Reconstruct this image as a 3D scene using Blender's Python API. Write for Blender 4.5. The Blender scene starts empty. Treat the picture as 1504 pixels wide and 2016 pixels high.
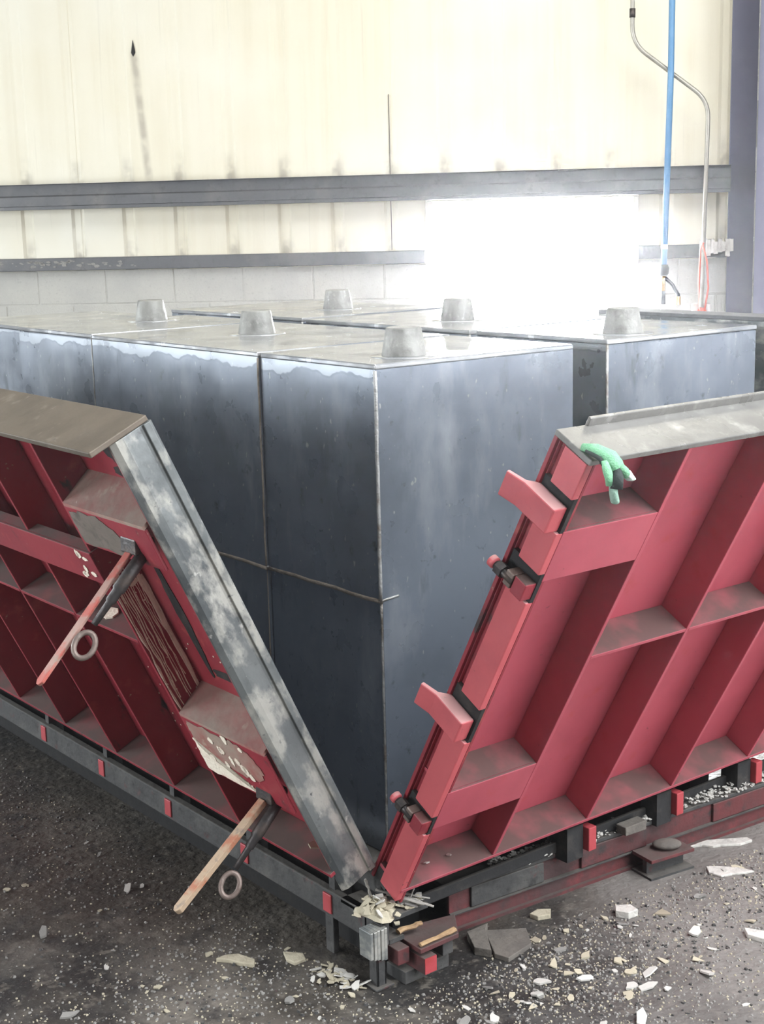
import bpy, bmesh, math, random
from mathutils import Matrix, Vector, noise
random.seed(7)
sc = bpy.context.scene
COL = sc.collection
R = math.radians

# ------------------------------------------------------------------ camera
cam = bpy.data.cameras.new('camera'); co = bpy.data.objects.new('camera', cam); COL.objects.link(co)
cx_, cy_, cz_ = Vector((.785, -.619, -.024)), Vector((-.142, -.142, -.980)), Vector((.603, .773, -.200))
cz_.normalize(); cx_ = (cx_ - cz_ * cx_.dot(cz_)).normalized(); cy_ = cz_.cross(cx_)
co.matrix_world = Matrix(((cx_.x, -cy_.x, -cz_.x, -1.851), (cx_.y, -cy_.y, -cz_.y, -2.385), (cx_.z, -cy_.z, -cz_.z, 1.63), (0, 0, 0, 1)))
cam.sensor_fit = 'VERTICAL'; cam.sensor_height = 36; cam.sensor_width = 36 * 1504 / 2016
cam.lens = 2837.6 / 2016 * 36; cam.clip_start = .05
sc.camera = co

# ------------------------------------------------------------------ hall frame: s along the back wall (to the right), t from the wall into the hall
D = Vector((.696, -.718, 0)).normalized(); N = Vector((-D.y * -1, 0, 0))
N = Vector((D.y, -D.x, 0)); W0 = Vector((3.254, 4.16, 0))
HALL = Matrix(((D.x, N.x, 0, W0.x), (D.y, N.y, 0, W0.y), (0, 0, 1, 0), (0, 0, 0, 1)))

# ------------------------------------------------------------------ world, daylight, exposure
wd = bpy.data.worlds.new('overcast_sky'); sc.world = wd; wd.use_nodes = True
bg = wd.node_tree.nodes['Background']; bg.inputs[0].default_value = (.93, .97, 1, 1); bg.inputs[1].default_value = 130.0
vs = sc.view_settings; vs.view_transform = 'Standard'; vs.look = 'None'; vs.gamma = 1; vs.use_curve_mapping = False
vs.exposure = 0.05
sc.cycles.max_bounces = 4; sc.cycles.diffuse_bounces = 3; sc.cycles.glossy_bounces = 2; sc.cycles.volume_bounces = 0
sc.cycles.use_light_tree = False; sc.cycles.light_sampling_threshold = .05; sc.cycles.adaptive_threshold = .11
sc.cycles.caustics_reflective = False; sc.cycles.caustics_refractive = False

def area(name, s, t, z, w, h, direction, energy, color):
    l = bpy.data.lights.new(name, 'AREA'); l.shape = 'RECTANGLE'; l.size = w; l.size_y = h; l.energy = energy; l.color = color
    o = bpy.data.objects.new(name, l); COL.objects.link(o)
    d = (HALL.to_3x3() @ Vector(direction)).normalized()
    q = d.to_track_quat('-Z', 'Y')
    o.matrix_world = Matrix.Translation(HALL @ Vector((s, t, z))) @ q.to_matrix().to_4x4()
    return o
# unseen area lights on solid walls for daylight; left front and roof fill added
area('unseen_left_daylight', -6.4, 4.2, 1.75, 3.2, 1.3, (1, 0, 0), 380, (.90, .96, 1))
area('fill_left_front', -6.4, 10.6, 1.45, 3.4, 2.8, (1, 0, 0), 500, (.95, .97, 1))
area('unseen_right_daylight', 6.4, 7.6, 2.0, 7.0, 2.4, (-1, 0, 0), 430, (.95, .97, 1))
area('fill_roof', 1.7, 1.9, 5.1, 8, 1.4, (0, 0, -1), 170, (1, .95, .82))
area('fill_roof', 4.2, 7.0, 5.1, 4.4, 4.2, (0, 0, -1), 820, (.93, .96, 1))

pt = area('doorway_portal', .885, -.10, .86, 1.10, 1.70, (0, 1, 0), 1, (1, 1, 1)); pt.data.cycles.is_portal = True

# ------------------------------------------------------------------ materials
def lin(r, g, b):
    f = lambda c: (c / 255 / 12.92) if c / 255 <= .04045 else ((c / 255 + .055) / 1.055) ** 2.4
    return (f(r), f(g), f(b), 1)
def c4(c): return (c[0], c[1], c[2], 1)
def mat(name, col, rough=.6, metal=0.0, layers=(), dust=None, bump=0, bscale=40, rvar=0, stretch=(1, 1, 1), spec=.5):
    """layers: (scale, colour, lo, hi, detail, (stretch)) noise masks mixed over the base; dust: (colour, amount) on faces that look up"""
    m = bpy.data.materials.new(name); m.use_nodes = True
    nt = m.node_tree; nd = nt.nodes; lk = nt.links
    b = nd['Principled BSDF']; b.inputs['Roughness'].default_value = rough; b.inputs['Metallic'].default_value = metal
    b.inputs['Specular IOR Level'].default_value = spec
    tc = nd.new('ShaderNodeTexCoord')
    cur = None
    def mix(fac, a, bcol):
        x = nd.new('ShaderNodeMix'); x.data_type = 'RGBA'
        lk.new(fac, x.inputs[0])
        if isinstance(a, tuple): x.inputs[6].default_value = a
        else: lk.new(a, x.inputs[6])
        x.inputs[7].default_value = bcol
        return x.outputs[2]
    cur = c4(col)
    for i, L in enumerate(layers):
        sc_, c2, lo, hi = L[:4]; det = L[4] if len(L) > 4 else 4; st = L[5] if len(L) > 5 else stretch
        mp = nd.new('ShaderNodeMapping'); lk.new(tc.outputs['Object'], mp.inputs[0]); mp.inputs['Scale'].default_value = st
        mp.inputs['Location'].default_value = (i * 3.7, i * 1.3, i * 5.1)
        n = nd.new('ShaderNodeTexNoise'); n.inputs['Scale'].default_value = sc_; n.inputs['Detail'].default_value = det
        n.inputs['Roughness'].default_value = .62
        lk.new(mp.outputs[0], n.inputs[0])
        r = nd.new('ShaderNodeMapRange'); r.inputs[1].default_value = lo; r.inputs[2].default_value = hi
        lk.new(n.outputs[0], r.inputs[0]); cur = mix(r.outputs[0], cur, c4(c2))
    if dust:
        g = nd.new('ShaderNodeNewGeometry'); sx = nd.new('ShaderNodeSeparateXYZ'); lk.new(g.outputs['True Normal'], sx.inputs[0])
        r = nd.new('ShaderNodeMapRange'); r.inputs[1].default_value = .45; r.inputs[2].default_value = .8; r.inputs[4].default_value = dust[1]
        lk.new(sx.outputs[2], r.inputs[0])
        n = nd.new('ShaderNodeTexNoise'); n.inputs['Scale'].default_value = 11; n.inputs['Detail'].default_value = 5
        lk.new(tc.outputs['Object'], n.inputs[0])
        r2 = nd.new('ShaderNodeMapRange'); r2.inputs[1].default_value = .25; r2.inputs[2].default_value = .55; r2.inputs[3].default_value = .55
        lk.new(n.outputs[0], r2.inputs[0])
        mu = nd.new('ShaderNodeMath'); mu.operation = 'MULTIPLY'; lk.new(r.outputs[0], mu.inputs[0]); lk.new(r2.outputs[0], mu.inputs[1])
        cur = mix(mu.outputs[0], cur, c4(dust[0]))
        ru = nd.new('ShaderNodeMapRange'); lk.new(mu.outputs[0], ru.inputs[0]); ru.inputs[3].default_value = rough; ru.inputs[4].default_value = .95
        lk.new(ru.outputs[0], b.inputs['Roughness'])
        mm = nd.new('ShaderNodeMapRange'); lk.new(mu.outputs[0], mm.inputs[0]); mm.inputs[3].default_value = metal; mm.inputs[4].default_value = 0
        lk.new(mm.outputs[0], b.inputs['Metallic'])
    elif rvar:
        n = nd.new('ShaderNodeTexNoise'); n.inputs['Scale'].default_value = 9; n.inputs['Detail'].default_value = 6
        lk.new(tc.outputs['Object'], n.inputs[0])
        r = nd.new('ShaderNodeMapRange'); r.inputs[1].default_value = .3; r.inputs[2].default_value = .7
        r.inputs[3].default_value = rough - rvar; r.inputs[4].default_value = rough + rvar
        lk.new(n.outputs[0], r.inputs[0]); lk.new(r.outputs[0], b.inputs['Roughness'])
    if isinstance(cur, tuple): b.inputs['Base Color'].default_value = cur
    else: lk.new(cur, b.inputs['Base Color'])
    if bump:
        n = nd.new('ShaderNodeTexNoise'); n.inputs['Scale'].default_value = bscale; n.inputs['Detail'].default_value = 5
        lk.new(tc.outputs['Object'], n.inputs[0])
        bp = nd.new('ShaderNodeBump'); bp.inputs['Strength'].default_value = bump; bp.inputs['Distance'].default_value = .01
        lk.new(n.outputs[0], bp.inputs['Height']); lk.new(bp.outputs[0], b.inputs['Normal'])
    return m

DUST = (.072, .060, .051)
M = {}
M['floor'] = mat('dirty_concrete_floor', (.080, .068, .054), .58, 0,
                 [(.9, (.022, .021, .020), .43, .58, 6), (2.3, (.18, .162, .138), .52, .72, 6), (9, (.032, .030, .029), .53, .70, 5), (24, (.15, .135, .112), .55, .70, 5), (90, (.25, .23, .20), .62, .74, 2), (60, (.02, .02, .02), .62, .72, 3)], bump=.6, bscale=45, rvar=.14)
M['cream'] = mat('cream_painted_cladding', (.82, .77, .62), .55, 0,
                 [(1.2, (.76, .70, .54), .45, .75, 4, (9, 9, .35)), (3.0, (.60, .55, .43), .62, .85, 4, (12, 12, .25)), (.8, (.86, .83, .72), .45, .7, 3)], bump=.04, bscale=5)
M['block_wall'] = mat('grey_masonry', (.50, .49, .45), .9, 0, [(3, (.43, .425, .40), .45, .7, 5), (60, (.36, .355, .33), .58, .8, 2)], bump=.25, bscale=90)
M['backing'] = mat('hall_lining', (.16, .16, .165), .8, 0, [(1.0, (.12, .12, .125), .4, .7)])
M['facing'] = mat('bounce_facing_steel', (.64, .67, .70), .45, .25, [(5, (.54, .57, .60), .45, .7, 6)], rvar=.1)  # made extra pale to bounce light onto the right faces of the forms
M['roof'] = mat('hall_roof', (.25, .25, .24), .8, 0, [(1.0, (.2, .2, .2), .4, .7)])
M['girt'] = mat('dark_grey_painted_steel', (.115, .118, .125), .5, .2, [(6, (.17, .165, .16), .5, .75, 5), (30, (.08, .08, .085), .55, .75)], bump=.08)
M['column'] = mat('blue_grey_painted_steel', (.17, .172, .24), .5, .2, [(4, (.21, .21, .27), .5, .75, 5)], bump=.05)
M['jamb'] = mat('pale_door_trim', (.78, .74, .66), .6, 0, [(5, (.66, .62, .55), .5, .8)])
M['form'] = mat('smooth_grey_form_steel', (.180, .206, .248), .33, .45,
                [(2.2, (.115, .132, .158), .42, .66, 7), (7, (.22, .245, .28), .55, .74, 6, (1, 1, .45)), (26, (.07, .078, .09), .62, .74, 4), (3.1, (.30, .325, .36), .56, .74, 8, (2, 2, .6)), (9, (.10, .115, .135), .60, .72, 6, (1.5, 1.5, .5)), (70, (.36, .37, .37), .70, .74, 2, (1, 1, .5))], rvar=.10, bump=.05, bscale=14)
M['form_top'] = mat('sheen_steel_top', (.46, .465, .465), .19, .5, [(4, (.30, .315, .34), .45, .62, 7), (1.6, (.25, .275, .31), .52, .66, 7), (14, (.50, .50, .49), .55, .75, 5)], rvar=.1, bump=.06, bscale=18)  # pale base carries the doorway light reflected on the form tops
M['bead'] = mat('weld_bead', (.42, .42, .41), .5, .4, [(22, (.22, .19, .16), .45, .65, 4)], bump=.4, bscale=120)
M['rustbead'] = mat('brown_weld_bead', (.26, .22, .18), .7, .2, [(22, (.13, .105, .085), .45, .65, 4)], bump=.4, bscale=120)
M['knob'] = mat('cast_concrete_knob', (.27, .27, .25), .55, .15, [(16, (.15, .15, .14), .45, .66, 6), (40, (.40, .39, .36), .58, .75, 3)], bump=.25, bscale=60)
M['red'] = mat('red_paint', (.50, .092, .125), .42, 0, [(5, (.42, .074, .102), .45, .7, 5), (34, (.12, .03, .03), .70, .78, 4), (16, (.46, .07, .075), .6, .78, 4)], dust=(DUST, .9), bump=.05, bscale=25)
M['redbright'] = mat('bright_red_paint', (.60, .115, .130), .45, 0, [(9, (.52, .095, .110), .45, .7, 5), (40, (.14, .05, .045), .68, .76, 4)], dust=((.55, .50, .47), .5), bump=.05)
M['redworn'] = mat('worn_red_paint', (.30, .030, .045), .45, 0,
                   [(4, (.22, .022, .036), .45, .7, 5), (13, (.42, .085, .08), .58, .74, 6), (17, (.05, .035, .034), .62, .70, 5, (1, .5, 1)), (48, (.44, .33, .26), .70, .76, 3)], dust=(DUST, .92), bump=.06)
M['dirt'] = mat('brown_dirt_film', (.155, .130, .108), .9, 0, [(9, (.21, .165, .145), .45, .7, 5), (30, (.10, .085, .07), .5, .7)], bump=.2)
M['tan'] = mat('paste_stained_red', (.33, .12, .105), .7, 0, [(7, (.34, .26, .21), .42, .62, 6), (20, (.45, .39, .30), .6, .75, 4)], dust=(DUST, .55), bump=.2)
M['galv'] = mat('scuffed_bare_steel', (.19, .205, .205), .42, .4, [(5, (.09, .10, .105), .45, .60, 7, (1, .45, 1)), (16, (.42, .415, .38), .48, .60, 8, (1, .5, 1)), (50, (.12, .125, .13), .64, .74, 3), (34, (.58, .57, .54), .66, .74, 4)], rvar=.12, bump=.15, bscale=30)
M['topsteel'] = mat('worn_top_steel', (.27, .265, .25), .27, .4, [(8, (.20, .195, .185), .45, .65, 6), (20, (.40, .39, .37), .56, .72, 5)], rvar=.08, bump=.06)
M['topbrown'] = mat('brown_worn_top_steel', (.15, .122, .092), .5, .3, [(6, (.105, .085, .064), .45, .65, 6), (18, (.27, .235, .19), .60, .74, 5), (40, (.12, .10, .085), .62, .75)], rvar=.08, bump=.06)
M['grime'] = mat('black_grime', (.018, .018, .019), .85, 0, [(20, (.05, .045, .04), .5, .7)], dust=((.10, .092, .08), .6), bump=.3)
M['undershade'] = mat('undershade_black', (.006, .006, .0065), .95, 0, [(20, (.012, .011, .010), .5, .7)], bump=.2)  # near-black colour paints in the shade under the base
M['base'] = mat('grimy_base_steel', (.050, .050, .050), .75, .1, [(8, (.09, .088, .083), .48, .68, 6), (22, (.10, .03, .03), .60, .75, 4), (40, (.02, .02, .02), .55, .75)], dust=((.13, .12, .105), .8), bump=.3, bscale=50)
M['basered'] = mat('grimy_dark_red_steel', (.12, .028, .030), .7, .05, [(5, (.065, .035, .035), .42, .62, 6), (14, (.19, .035, .04), .56, .72, 5), (30, (.03, .028, .028), .55, .75)], dust=((.11, .09, .08), .8), bump=.25, bscale=40)
M['tab'] = mat('red_hinge_tab', (.40, .055, .065), .5, 0, [(25, (.35, .04, .04), .5, .7)], bump=.05)
M['darksteel'] = mat('dark_oily_steel', (.060, .055, .055), .45, .6, [(20, (.13, .10, .085), .5, .7, 5)], bump=.2, bscale=60)
M['rodsteel'] = mat('brown_handled_steel', (.20, .155, .135), .5, .4, [(15, (.12, .085, .07), .45, .65, 5), (40, (.30, .26, .23), .6, .75)], bump=.15, bscale=70)
M['lever'] = mat('chipped_lever_paint', (.40, .24, .20), .5, .15, [(16, (.44, .11, .085), .50, .58, 5), (30, (.30, .25, .20), .55, .7, 4)], bump=.1)
M['leverrust'] = mat('rusty_lever', (.42, .31, .21), .6, .15, [(18, (.40, .16, .09), .50, .62, 5), (40, (.25, .2, .16), .58, .7, 4)], bump=.15)
M['plaster'] = mat('broken_plaster', (.50, .455, .34), .9, 0, [(40, (.38, .34, .25), .45, .7, 4)], bump=.3, bscale=120)
M['plasterw'] = mat('white_plaster', (.58, .565, .52), .9, 0, [(40, (.42, .41, .38), .5, .7, 4)], bump=.3, bscale=120)
M['plasterg'] = mat('grey_mortar', (.30, .29, .27), .95, 0, [(40, (.20, .195, .18), .45, .7, 4)], bump=.4, bscale=120)
M['wood'] = mat('splintered_wood', (.42, .28, .15), .8, 0, [(12, (.25, .15, .08), .5, .65, 5, (1, 6, 6)), (20, (.62, .50, .34), .6, .75)], bump=.3, bscale=60)
M['greywood'] = mat('grey_splinter', (.40, .385, .35), .9, 0, [(30, (.26, .25, .22), .5, .7, 5, (1, 6, 6))], bump=.3)
M['slab'] = mat('brown_grey_stone', (.16, .145, .125), .9, 0, [(14, (.11, .10, .09), .45, .7, 5)], bump=.4, bscale=60)
M['drip'] = mat('dried_mortar', (.90, .82, .68), .9, 0, [(30, (.72, .58, .48), .5, .7, 4)], bump=.3, bscale=120)
M['glovegreen'] = mat('green_knit', (.22, .50, .29), .85, 0, [(60, (.16, .40, .23), .45, .7, 3)], bump=.4, bscale=260)
M['gloveblack'] = mat('black_coating', (.02, .028, .026), .7, 0, [(40, (.04, .05, .045), .5, .7)], bump=.2, bscale=160)
M['glovepale'] = mat('pale_fingertip', (.62, .70, .64), .85, 0, [(60, (.5, .6, .52), .5, .7, 3)], bump=.3, bscale=260)
M['glovegrey'] = mat('grey_green_cuff', (.26, .40, .32), .85, 0, [(60, (.2, .32, .25), .5, .7, 3)], bump=.3, bscale=260)
M['bluepipe'] = mat('blue_pipe', (.13, .30, .52), .4, 0, [(14, (.18, .36, .58), .5, .7)])
M['conduit'] = mat('galvanised_conduit', (.45, .43, .38), .4, .5, [(20, (.36, .34, .30), .5, .7)])
M['brass'] = mat('brass_fitting', (.45, .28, .10), .35, .8)
M['black'] = mat('black_rubber', (.02, .02, .022), .6)
M['whiteplastic'] = mat('white_plastic', (.75, .75, .74), .5)
M['redwire'] = mat('red_wire', (.62, .16, .12), .6)
M['box'] = mat('pale_junction_box', (.50, .47, .45), .6, .1, [(20, (.38, .35, .33), .5, .7)])
M['insul'] = mat('torn_insulation', (.66, .64, .60), .95, 0, [(20, (.5, .48, .45), .5, .7)], bump=.6, bscale=40)

nt_of = {'form': M['form'].node_tree}
def stain_shade(m, build, col):
    nt = m.node_tree; b = nt.nodes['Principled BSDF']; inp = b.inputs['Base Color']; src = inp.links[0].from_socket
    tc = nt.nodes.new('ShaderNodeTexCoord'); sx = nt.nodes.new('ShaderNodeSeparateXYZ'); nt.links.new(tc.outputs['Object'], sx.inputs[0])
    ns = nt.nodes.new('ShaderNodeTexNoise'); nt.links.new(tc.outputs['Object'], ns.inputs[0])
    def mth(op, a, c=None, d=None):
        n = nt.nodes.new('ShaderNodeMath'); n.operation = op
        for k, q in enumerate((a, c, d)):
            if q is None: continue
            if isinstance(q, (int, float)): n.inputs[k].default_value = q
            else: nt.links.new(q, n.inputs[k])
        return n.outputs[0]
    def ramp(v, a, c, lo=0.0, hi=1.0):
        n = nt.nodes.new('ShaderNodeMapRange'); n.inputs[1].default_value = a; n.inputs[2].default_value = c; n.inputs[3].default_value = lo; n.inputs[4].default_value = hi
        n.interpolation_type = 'SMOOTHSTEP'
        nt.links.new(v, n.inputs[0]); return n.outputs[0]
    f = build(sx.outputs[0], sx.outputs[1], sx.outputs[2], ns, mth, ramp)
    mx = nt.nodes.new('ShaderNodeMix'); mx.data_type = 'RGBA'; nt.links.new(f, mx.inputs[0]); nt.links.new(src, mx.inputs[6]); mx.inputs[7].default_value = c4(col)
    nt.links.new(mx.outputs[2], inp)
def rib_shade(x, y, z, ns, mth, ramp):          # shading of the ribs just above the rails, painted dark
    ns.inputs['Scale'].default_value = 14
    ph = mth('FRACT', mth('DIVIDE', mth('ADD', x, 10 * .305 - .054), .305))
    rib = mth('MULTIPLY', ramp(ph, .0, .10), ramp(ph, .36, .14))
    up = mth('MULTIPLY', ramp(z, 2.05, 1.86), ramp(z, 1.80, 1.83)); lo = mth('MULTIPLY', ramp(z, 1.58, 1.45), ramp(z, 1.40, 1.41))
    top = ramp(z, 1.66, 1.73)
    f = mth('MULTIPLY', rib, mth('ADD', up, lo))
    return mth('MULTIPLY', mth('MULTIPLY', f, ramp(ns.outputs[0], .3, .65)), .62)
def worn(x, y, z, ns, mth, ramp):              # paler concrete towards the right, broken up by noise
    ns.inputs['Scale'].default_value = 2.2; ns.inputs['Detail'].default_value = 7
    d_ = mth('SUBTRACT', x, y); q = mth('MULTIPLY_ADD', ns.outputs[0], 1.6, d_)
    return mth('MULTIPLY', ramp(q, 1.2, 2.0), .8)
stain_shade(M['floor'], worn, (.235, .222, .205))  # makes the concrete paler towards the right
stain_shade(M['cream'], rib_shade, (.26, .23, .18))
def run_dirt(x, y, z, ns, mth, ramp):          # dirty run below the puncture
    ns.inputs['Scale'].default_value = 9
    c = mth('ABSOLUTE', mth('ADD', x, mth('MULTIPLY_ADD', z, .075, 1.352 - .195)))
    f = mth('MULTIPLY', ramp(c, .035, .004), mth('MULTIPLY', ramp(z, 2.62, 2.54), ramp(z, 1.84, 1.86)))
    return mth('MULTIPLY', mth('MULTIPLY', f, ramp(ns.outputs[0], .25, .6)), .6)
stain_shade(M['cream'], run_dirt, (.30, .26, .21))
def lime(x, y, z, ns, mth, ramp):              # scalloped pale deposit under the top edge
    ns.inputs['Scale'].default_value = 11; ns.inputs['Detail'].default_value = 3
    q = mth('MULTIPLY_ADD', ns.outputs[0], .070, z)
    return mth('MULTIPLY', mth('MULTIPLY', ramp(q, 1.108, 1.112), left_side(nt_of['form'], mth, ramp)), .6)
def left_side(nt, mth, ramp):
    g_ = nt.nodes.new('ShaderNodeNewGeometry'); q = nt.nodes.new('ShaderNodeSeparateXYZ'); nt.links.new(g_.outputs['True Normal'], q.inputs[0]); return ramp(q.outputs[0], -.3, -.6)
stain_shade(M['form'], lime, (.38, .41, .45))
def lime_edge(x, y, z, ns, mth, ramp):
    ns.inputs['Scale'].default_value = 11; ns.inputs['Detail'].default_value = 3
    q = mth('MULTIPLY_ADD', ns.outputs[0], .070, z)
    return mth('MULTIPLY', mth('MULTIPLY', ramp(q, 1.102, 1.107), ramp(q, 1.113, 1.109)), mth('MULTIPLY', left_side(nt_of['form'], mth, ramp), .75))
stain_shade(M['form'], lime_edge, (.13, .15, .18))

# ------------------------------------------------------------------ mesh helpers
class MB:
    def __init__(s): s.v = []; s.f = []
    def box(s, a, b, jit=0):
        i = len(s.v)
        for z in (a[2], b[2]):
            for x, y in ((a[0], a[1]), (b[0], a[1]), (b[0], b[1]), (a[0], b[1])):
                s.v.append(Vector((x + random.uniform(-jit, jit), y + random.uniform(-jit, jit), z + random.uniform(-jit, jit))))
        for q in ((0, 3, 2, 1), (4, 5, 6, 7), (0, 1, 5, 4), (1, 2, 6, 5), (2, 3, 7, 6), (3, 0, 4, 7)): s.f.append([i + k for k in q])
        return s
    def hexa(s, p):                       # 8 points, bottom ring then top ring
        i = len(s.v); s.v += [Vector(q) for q in p]
        for q in ((0, 3, 2, 1), (4, 5, 6, 7), (0, 1, 5, 4), (1, 2, 6, 5), (2, 3, 7, 6), (3, 0, 4, 7)): s.f.append([i + k for k in q])
        return s
    def extrude(s, poly, vec):            # closed planar polygon (3D points) extruded along vec
        i = len(s.v); n = len(poly); vec = Vector(vec)
        s.v += [Vector(p) for p in poly] + [Vector(p) + vec for p in poly]
        s.f.append([i + k for k in range(n)][::-1]); s.f.append([i + n + k for k in range(n)])
        for k in range(n): s.f.append([i + k, i + (k + 1) % n, i + n + (k + 1) % n, i + n + k])
        return s
    def tube(s, pts, rad, seg=10, flat=1.0, up=(0, 0, 1), cap=True):
        pts = [Vector(p) for p in pts]; n = len(pts)
        rads = rad if isinstance(rad, (list, tuple)) else [rad] * n
        i0 = len(s.v); up = Vector(up)
        a = None
        for k, p in enumerate(pts):
            t = (pts[min(k + 1, n - 1)] - pts[max(k - 1, 0)]).normalized()
            if a is None:
                a = t.cross(up)
                if a.length < .05: a = t.cross(Vector((1, 0, .1)))
            else: a = a - t * a.dot(t)
            a.normalize(); b = a.cross(t).normalized()
            for j in range(seg):
                an = 2 * math.pi * j / seg
                s.v.append(p + (a * math.cos(an) + b * math.sin(an) * flat) * rads[k])
        for k in range(n - 1):
            for j in range(seg):
                s.f.append([i0 + k * seg + j, i0 + k * seg + (j + 1) % seg, i0 + (k + 1) * seg + (j + 1) % seg, i0 + (k + 1) * seg + j])
        if cap:
            s.f.append([i0 + j for j in range(seg)][::-1]); s.f.append([i0 + (n - 1) * seg + j for j in range(seg)])
        return s
    def lathe(s, prof, seg=24, c=(0, 0, 0)):
        i0 = len(s.v); c = Vector(c)
        for r_, z in prof:
            for j in range(seg):
                an = 2 * math.pi * j / seg
                s.v.append(c + Vector((r_ * math.cos(an), r_ * math.sin(an), z)))
        for k in range(len(prof) - 1):
            for j in range(seg): s.f.append([i0 + k * seg + j, i0 + k * seg + (j + 1) % seg, i0 + (k + 1) * seg + (j + 1) % seg, i0 + (k + 1) * seg + j])
        s.f.append([i0 + j for j in range(seg)][::-1]); s.f.append([i0 + (len(prof) - 1) * seg + j for j in range(seg)])
        return s
    def torus(s, c, ax1, ax2, Rr, r, seg=24, sub=8, sx=1.0):
        i0 = len(s.v); c = Vector(c); a = Vector(ax1).normalized(); b = Vector(ax2).normalized(); n = a.cross(b).normalized()
        for k in range(seg):
            an = 2 * math.pi * k / seg; rad = (a * math.cos(an) * sx + b * math.sin(an)); p = c + rad * Rr; rn = rad.normalized()
            for j in range(sub):
                bn = 2 * math.pi * j / sub; s.v.append(p + rn * r * math.cos(bn) + n * r * math.sin(bn))
        for k in range(seg):
            for j in range(sub):
                s.f.append([i0 + k * sub + j, i0 + ((k + 1) % seg) * sub + j, i0 + ((k + 1) % seg) * sub + (j + 1) % sub, i0 + k * sub + (j + 1) % sub])
        return s
    def mesh(s, name, m=None, smooth=False, xf=None):
        me = bpy.data.meshes.new(name)
        me.from_pydata([tuple(xf @ v) if xf else tuple(v) for v in s.v], [], s.f)
        bm = bmesh.new(); bm.from_mesh(me); bmesh.ops.recalc_face_normals(bm, faces=bm.faces); bm.to_mesh(me); bm.free()
        if m is not None: me.materials.append(M[m])
        if smooth:
            for p in me.polygons: p.use_smooth = True
        return me
    def build(s, name, m, parent=None, world=False, bevel=0, smooth=False, mw=None, angle=40):
        xf = MW[parent.name].inverted() if (world and parent) else None
        o = bpy.data.objects.new(name, s.mesh(name, m, smooth, xf)); COL.objects.link(o)
        if parent: o.parent = parent
        elif mw is not None: o.matrix_world = mw
        if bevel:
            b = o.modifiers.new('bevel', 'BEVEL'); b.width = bevel; b.segments = 2; b.limit_method = 'ANGLE'; b.angle_limit = R(35)
        return o
MW = {}
def empty(name, mw):
    o = bpy.data.objects.new(name, None); COL.objects.link(o); o.matrix_world = mw; o.empty_display_size = .1
    MW[o.name] = mw.copy(); return o
def tag(o, label=None, cat=None, group=None, kind=None):
    if label: o['label'] = label
    if cat: o['category'] = cat
    if group: o['group'] = group
    if kind: o['kind'] = kind
    return o
T = Matrix.Translation

# ------------------------------------------------------------------ the hall
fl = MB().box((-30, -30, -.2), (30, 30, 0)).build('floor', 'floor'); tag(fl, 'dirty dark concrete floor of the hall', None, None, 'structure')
S0, S1, TF, ZR = -6.5, 6.5, 14.0, 5.2
OL, OR, OT = .335, 1.435, 1.712           # the doorway in the back wall
b = MB()
b.box((S0, -.16, 0), (OL - .03, -.06, ZR)); b.box((OR + .03, -.16, 0), (S1, -.06, ZR)); b.box((OL - .03, -.16, OT + .02), (OR + .03, -.06, ZR))
wb = b.build('wall_back', 'backing', mw=HALL); MW[wb.name] = HALL.copy()
tag(wb, 'back wall of cream ribbed cladding above grey masonry', None, None, 'structure')
# the rest of the hall, outside the frame
tag(MB().box((S0 - .2, 0, 0), (S0, TF, ZR)).build('wall_left', 'backing', mw=HALL), 'left hall wall beyond the frame', None, None, 'structure')
tag(MB().box((S1, 0, 0), (S1 + .2, TF, ZR)).build('wall_right', 'backing', mw=HALL), 'right hall wall beyond the frame', None, None, 'structure')
tag(MB().box((S0, TF, 0), (S1, TF + .2, ZR)).build('wall_front', 'backing', mw=HALL), 'front hall wall behind the viewpoint', None, None, 'structure')
tag(MB().box((S0 - .2, -.2, ZR), (S1 + .2, TF + .2, ZR + .15)).build('ceiling', 'roof', mw=HALL), 'hall roof above the frame', None, None, 'structure')

# cladding sheets: trapezoid ribs pushed outwards every 0.305 m
def sheet(s0, s1, z0, z1, dz=0, dep=.02):
    prof = []; rs = .305; d = dep
    def off(s):
        x = (s - .094 + .04) % rs
        if x < .016: return -d * x / .016
        if x < .062: return -d
        if x < .078: return -d * (1 - (x - .062) / .016)
        return 0
    ss = {s0, s1}; k = math.floor((s0 - 1) / rs)
    while .094 - .04 + k * rs < s1 + 1:
        for q in (0, .016, .062, .078):
            x = .094 - .04 + k * rs + q
            if s0 < x < s1: ss.add(x)
        k += 1
    ss = sorted(ss)
    front = [(s, off(s) + dz) for s in ss]; back = [(s, off(s) + dz - .004) for s in reversed(ss)]
    return MB().extrude([(s, t, z0) for s, t in front + back], (0, 0, z1 - z0))
def sheet_part(s0, s1, z0, z1, k):
    o = sheet(s0, s1, z0, z1, .0022 * (k % 2), .0035 if z1 > 3 else .014).build('cladding_sheet', 'cream', wb); return o
for k in range(-5, 6):
    a0 = .094 + .9144 * k; a1 = a0 + .9144 + .012
    sheet_part(a0, a1, 1.80, 5.15, k)
    for c0, c1 in ((a0, min(a1, OL - .045)), (max(a0, OR + .03), a1)):
        if c1 - c0 > .03: sheet_part(c0, c1, 1.37, 1.80, k)
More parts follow.
